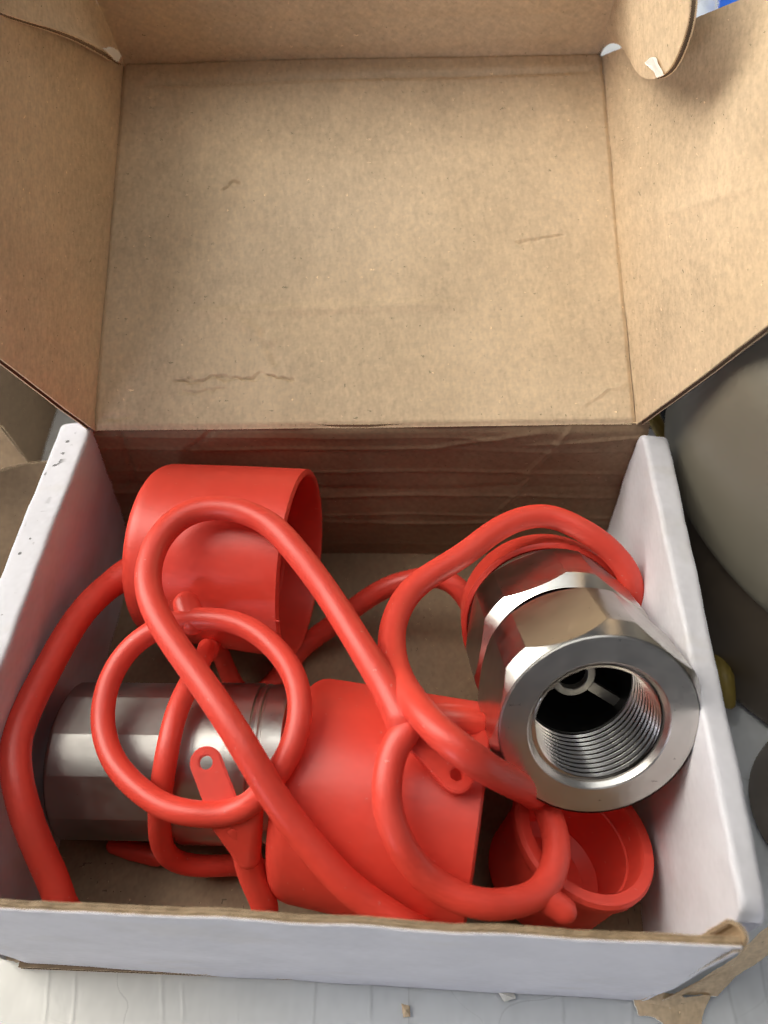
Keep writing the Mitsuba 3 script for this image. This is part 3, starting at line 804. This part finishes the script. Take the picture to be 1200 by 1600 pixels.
# neighbouring carton at the left: two walls and a flap
nb = thing('cardboard_carton', 'second brown carton with open flaps at the left edge behind the box', 'box')
c0, c1, c2, c3 = A(-0.30, 0.175, 0), A(-0.066, 0.205, 0), A(-0.075, 0.330, 0), A(-0.30, 0.330, 0)
for a_, b_, lab in ((c0, c1, None), (c1, c2, None), (c2, c3, None)):
    P, u, v = bilinear(a_ - A(0, 0, 0.003), b_ - A(0, 0, 0.003), b_ + A(0, 0, 0.058), a_ + A(0, 0, 0.058), 40, 30)
    board(nb, 'wall', P + wrinkle(P, 20, 3)[..., None] * 0.003, 0.003, 'kraft_shaded', 'kraft_shaded', (-0.5, 0, 0))
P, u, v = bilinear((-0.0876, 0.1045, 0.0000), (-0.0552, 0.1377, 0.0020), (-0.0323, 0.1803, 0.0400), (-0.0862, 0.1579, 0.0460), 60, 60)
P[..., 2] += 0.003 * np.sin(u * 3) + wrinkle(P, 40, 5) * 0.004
board(nb, 'flap', P, 0.003, 'kraft_shaded', 'kraft_shaded', (0, 0, 1))
P, u, v = bilinear((-0.0791, 0.1496, 0.0530), (-0.0335, 0.1690, 0.0520), (-0.0442, 0.1782, 0.0630), (-0.0867, 0.1823, 0.0650), 60, 40)
P[..., 2] += wrinkle(P, 40, 6) * 0.004
board(nb, 'flap', P, 0.003, 'kraft_shaded', 'kraft_shaded', (0, 0, 1), label='upper flap with a torn front edge')
one('grey_case', block((0.028, 0.05, 0.06), (-0.0600, 0.290, 0.027), 0.1), 'grey_plastic', 'blue-grey case glimpsed behind the left wall of the box', 'case')
one('pink_bottle', lathe(rounded([(0, 0.0001), (0, 0.02), (0.06, 0.02), (0.075, 0.008), (0.09, 0.008), (0.09, 0.0001)], 0.004), (-0.1290, 0.290, -0.003), (0, 0, 1), 48), 'pink_plastic', 'dusky pink bottle at the left edge beside the lid flap', 'bottle')

# canister at the right
can = thing('storage_canister', 'big blurred beige canister with an overhanging lid standing right of the box', 'canister')
CC = (0.3220, 0.1620, -0.0034)
part(can, 'body', lathe(rounded([(0, 0.0001), (0, 0.100), (0.066, 0.100), (0.0665, 0.0001)], 0.006, 6), CC, (0, 0, 1), 160), 'canister_body', smooth=30)
part(can, 'lid', lathe(rounded([(0.062, 0.090), (0.062, 0.1060), (0.130, 0.1050), (0.142, 0.098), (0.143, 0.0001)], 0.006, 6), CC, (0, 0, 1), 160), 'canister_paint', smooth=30)
one('brown_jar', lathe(rounded([(0, 0.0001), (0, 0.030), (0.05, 0.031), (0.052, 0.024), (0.053, 0.0001)], 0.003), np.array((0.2418, 0.0575, 0.0000)) + A(0.030, 0, -0.003), (0, 0, 1), 60), 'canister_body', 'plain brown jar at the right edge beside the front of the box', 'jar')
one('dark_case', block((0.055, 0.09, 0.05), (0.2300, 0.290, 0.0215), -0.1), 'dark_plastic', 'dark slate case in the gap behind the right corner of the box', 'case')
one('yellow_fitting', tube([(0.2384, 0.1119, 0.0100), (0.2383, 0.1007, 0.0120), (0.2394, 0.0928, 0.0080)], [0.0024, 0.0036, 0.0024]), 'yellow_plastic', 'dull yellow plastic fitting low in the gap right of the box', 'fitting', smooth=True)
one('yellow_stick', tube([(0.2271, 0.2195, 0.0300), (0.2379, 0.2227, 0.0100)], [0.003, 0.003]), 'yellow_plastic', 'thin dull yellow stick behind the hinge at the right', 'stick')

# packet behind the upper right flap
pk = thing('plastic_packet', 'white and blue plastic packet behind the upper right flap', 'packet')
P, u, v = bilinear((0.2597, 0.4353, 0.1000), (0.2823, 0.4466, 0.1000), (0.3026, 0.5446, 0.1000), (0.2795, 0.5461, 0.1000), 30, 30)
P[..., 2] += wrinkle(P, 30, 4) * 0.02
part(pk, 'white_film', surf(P), 'white_film', smooth=True)
P, u, v = bilinear((0.2795, 0.4390, 0.1030), (0.3229, 0.4494, 0.1030), (0.3448, 0.5326, 0.1030), (0.3017, 0.5353, 0.1030), 30, 30)
P[..., 2] += wrinkle(P, 30, 9) * 0.02
part(pk, 'blue_film', surf(P), 'blue_film', smooth=True)

# crumbs of torn paper on the table
one('paper_flake', trimesh.Trimesh(np.array([(0.1207, -0.0063, -0.0020), (0.1233, -0.0070, -0.0015), (0.1236, -0.0097, -0.0020), (0.1214, -0.0100, -0.0026), (0.1222, -0.0085, -0.0005)]), [[0, 1, 4], [1, 2, 4], [2, 3, 4], [3, 0, 4]], process=False), 'kraft', 'tiny brown paper flake on the table in front of the box', 'flake', smooth=False)
one('paper_flake', trimesh.Trimesh(np.array([(0.1505, -0.0018, -0.0020), (0.1557, -0.0012, -0.0020), (0.1563, -0.0037, -0.0015), (0.1528, -0.0047, -0.0026), (0.1531, -0.0033, 0.0000)]), [[0, 1, 4], [1, 2, 4], [2, 3, 4], [3, 0, 4]], process=False), 'white_fibre', 'tiny white paper flake close under the front wall', 'flake', smooth=False)
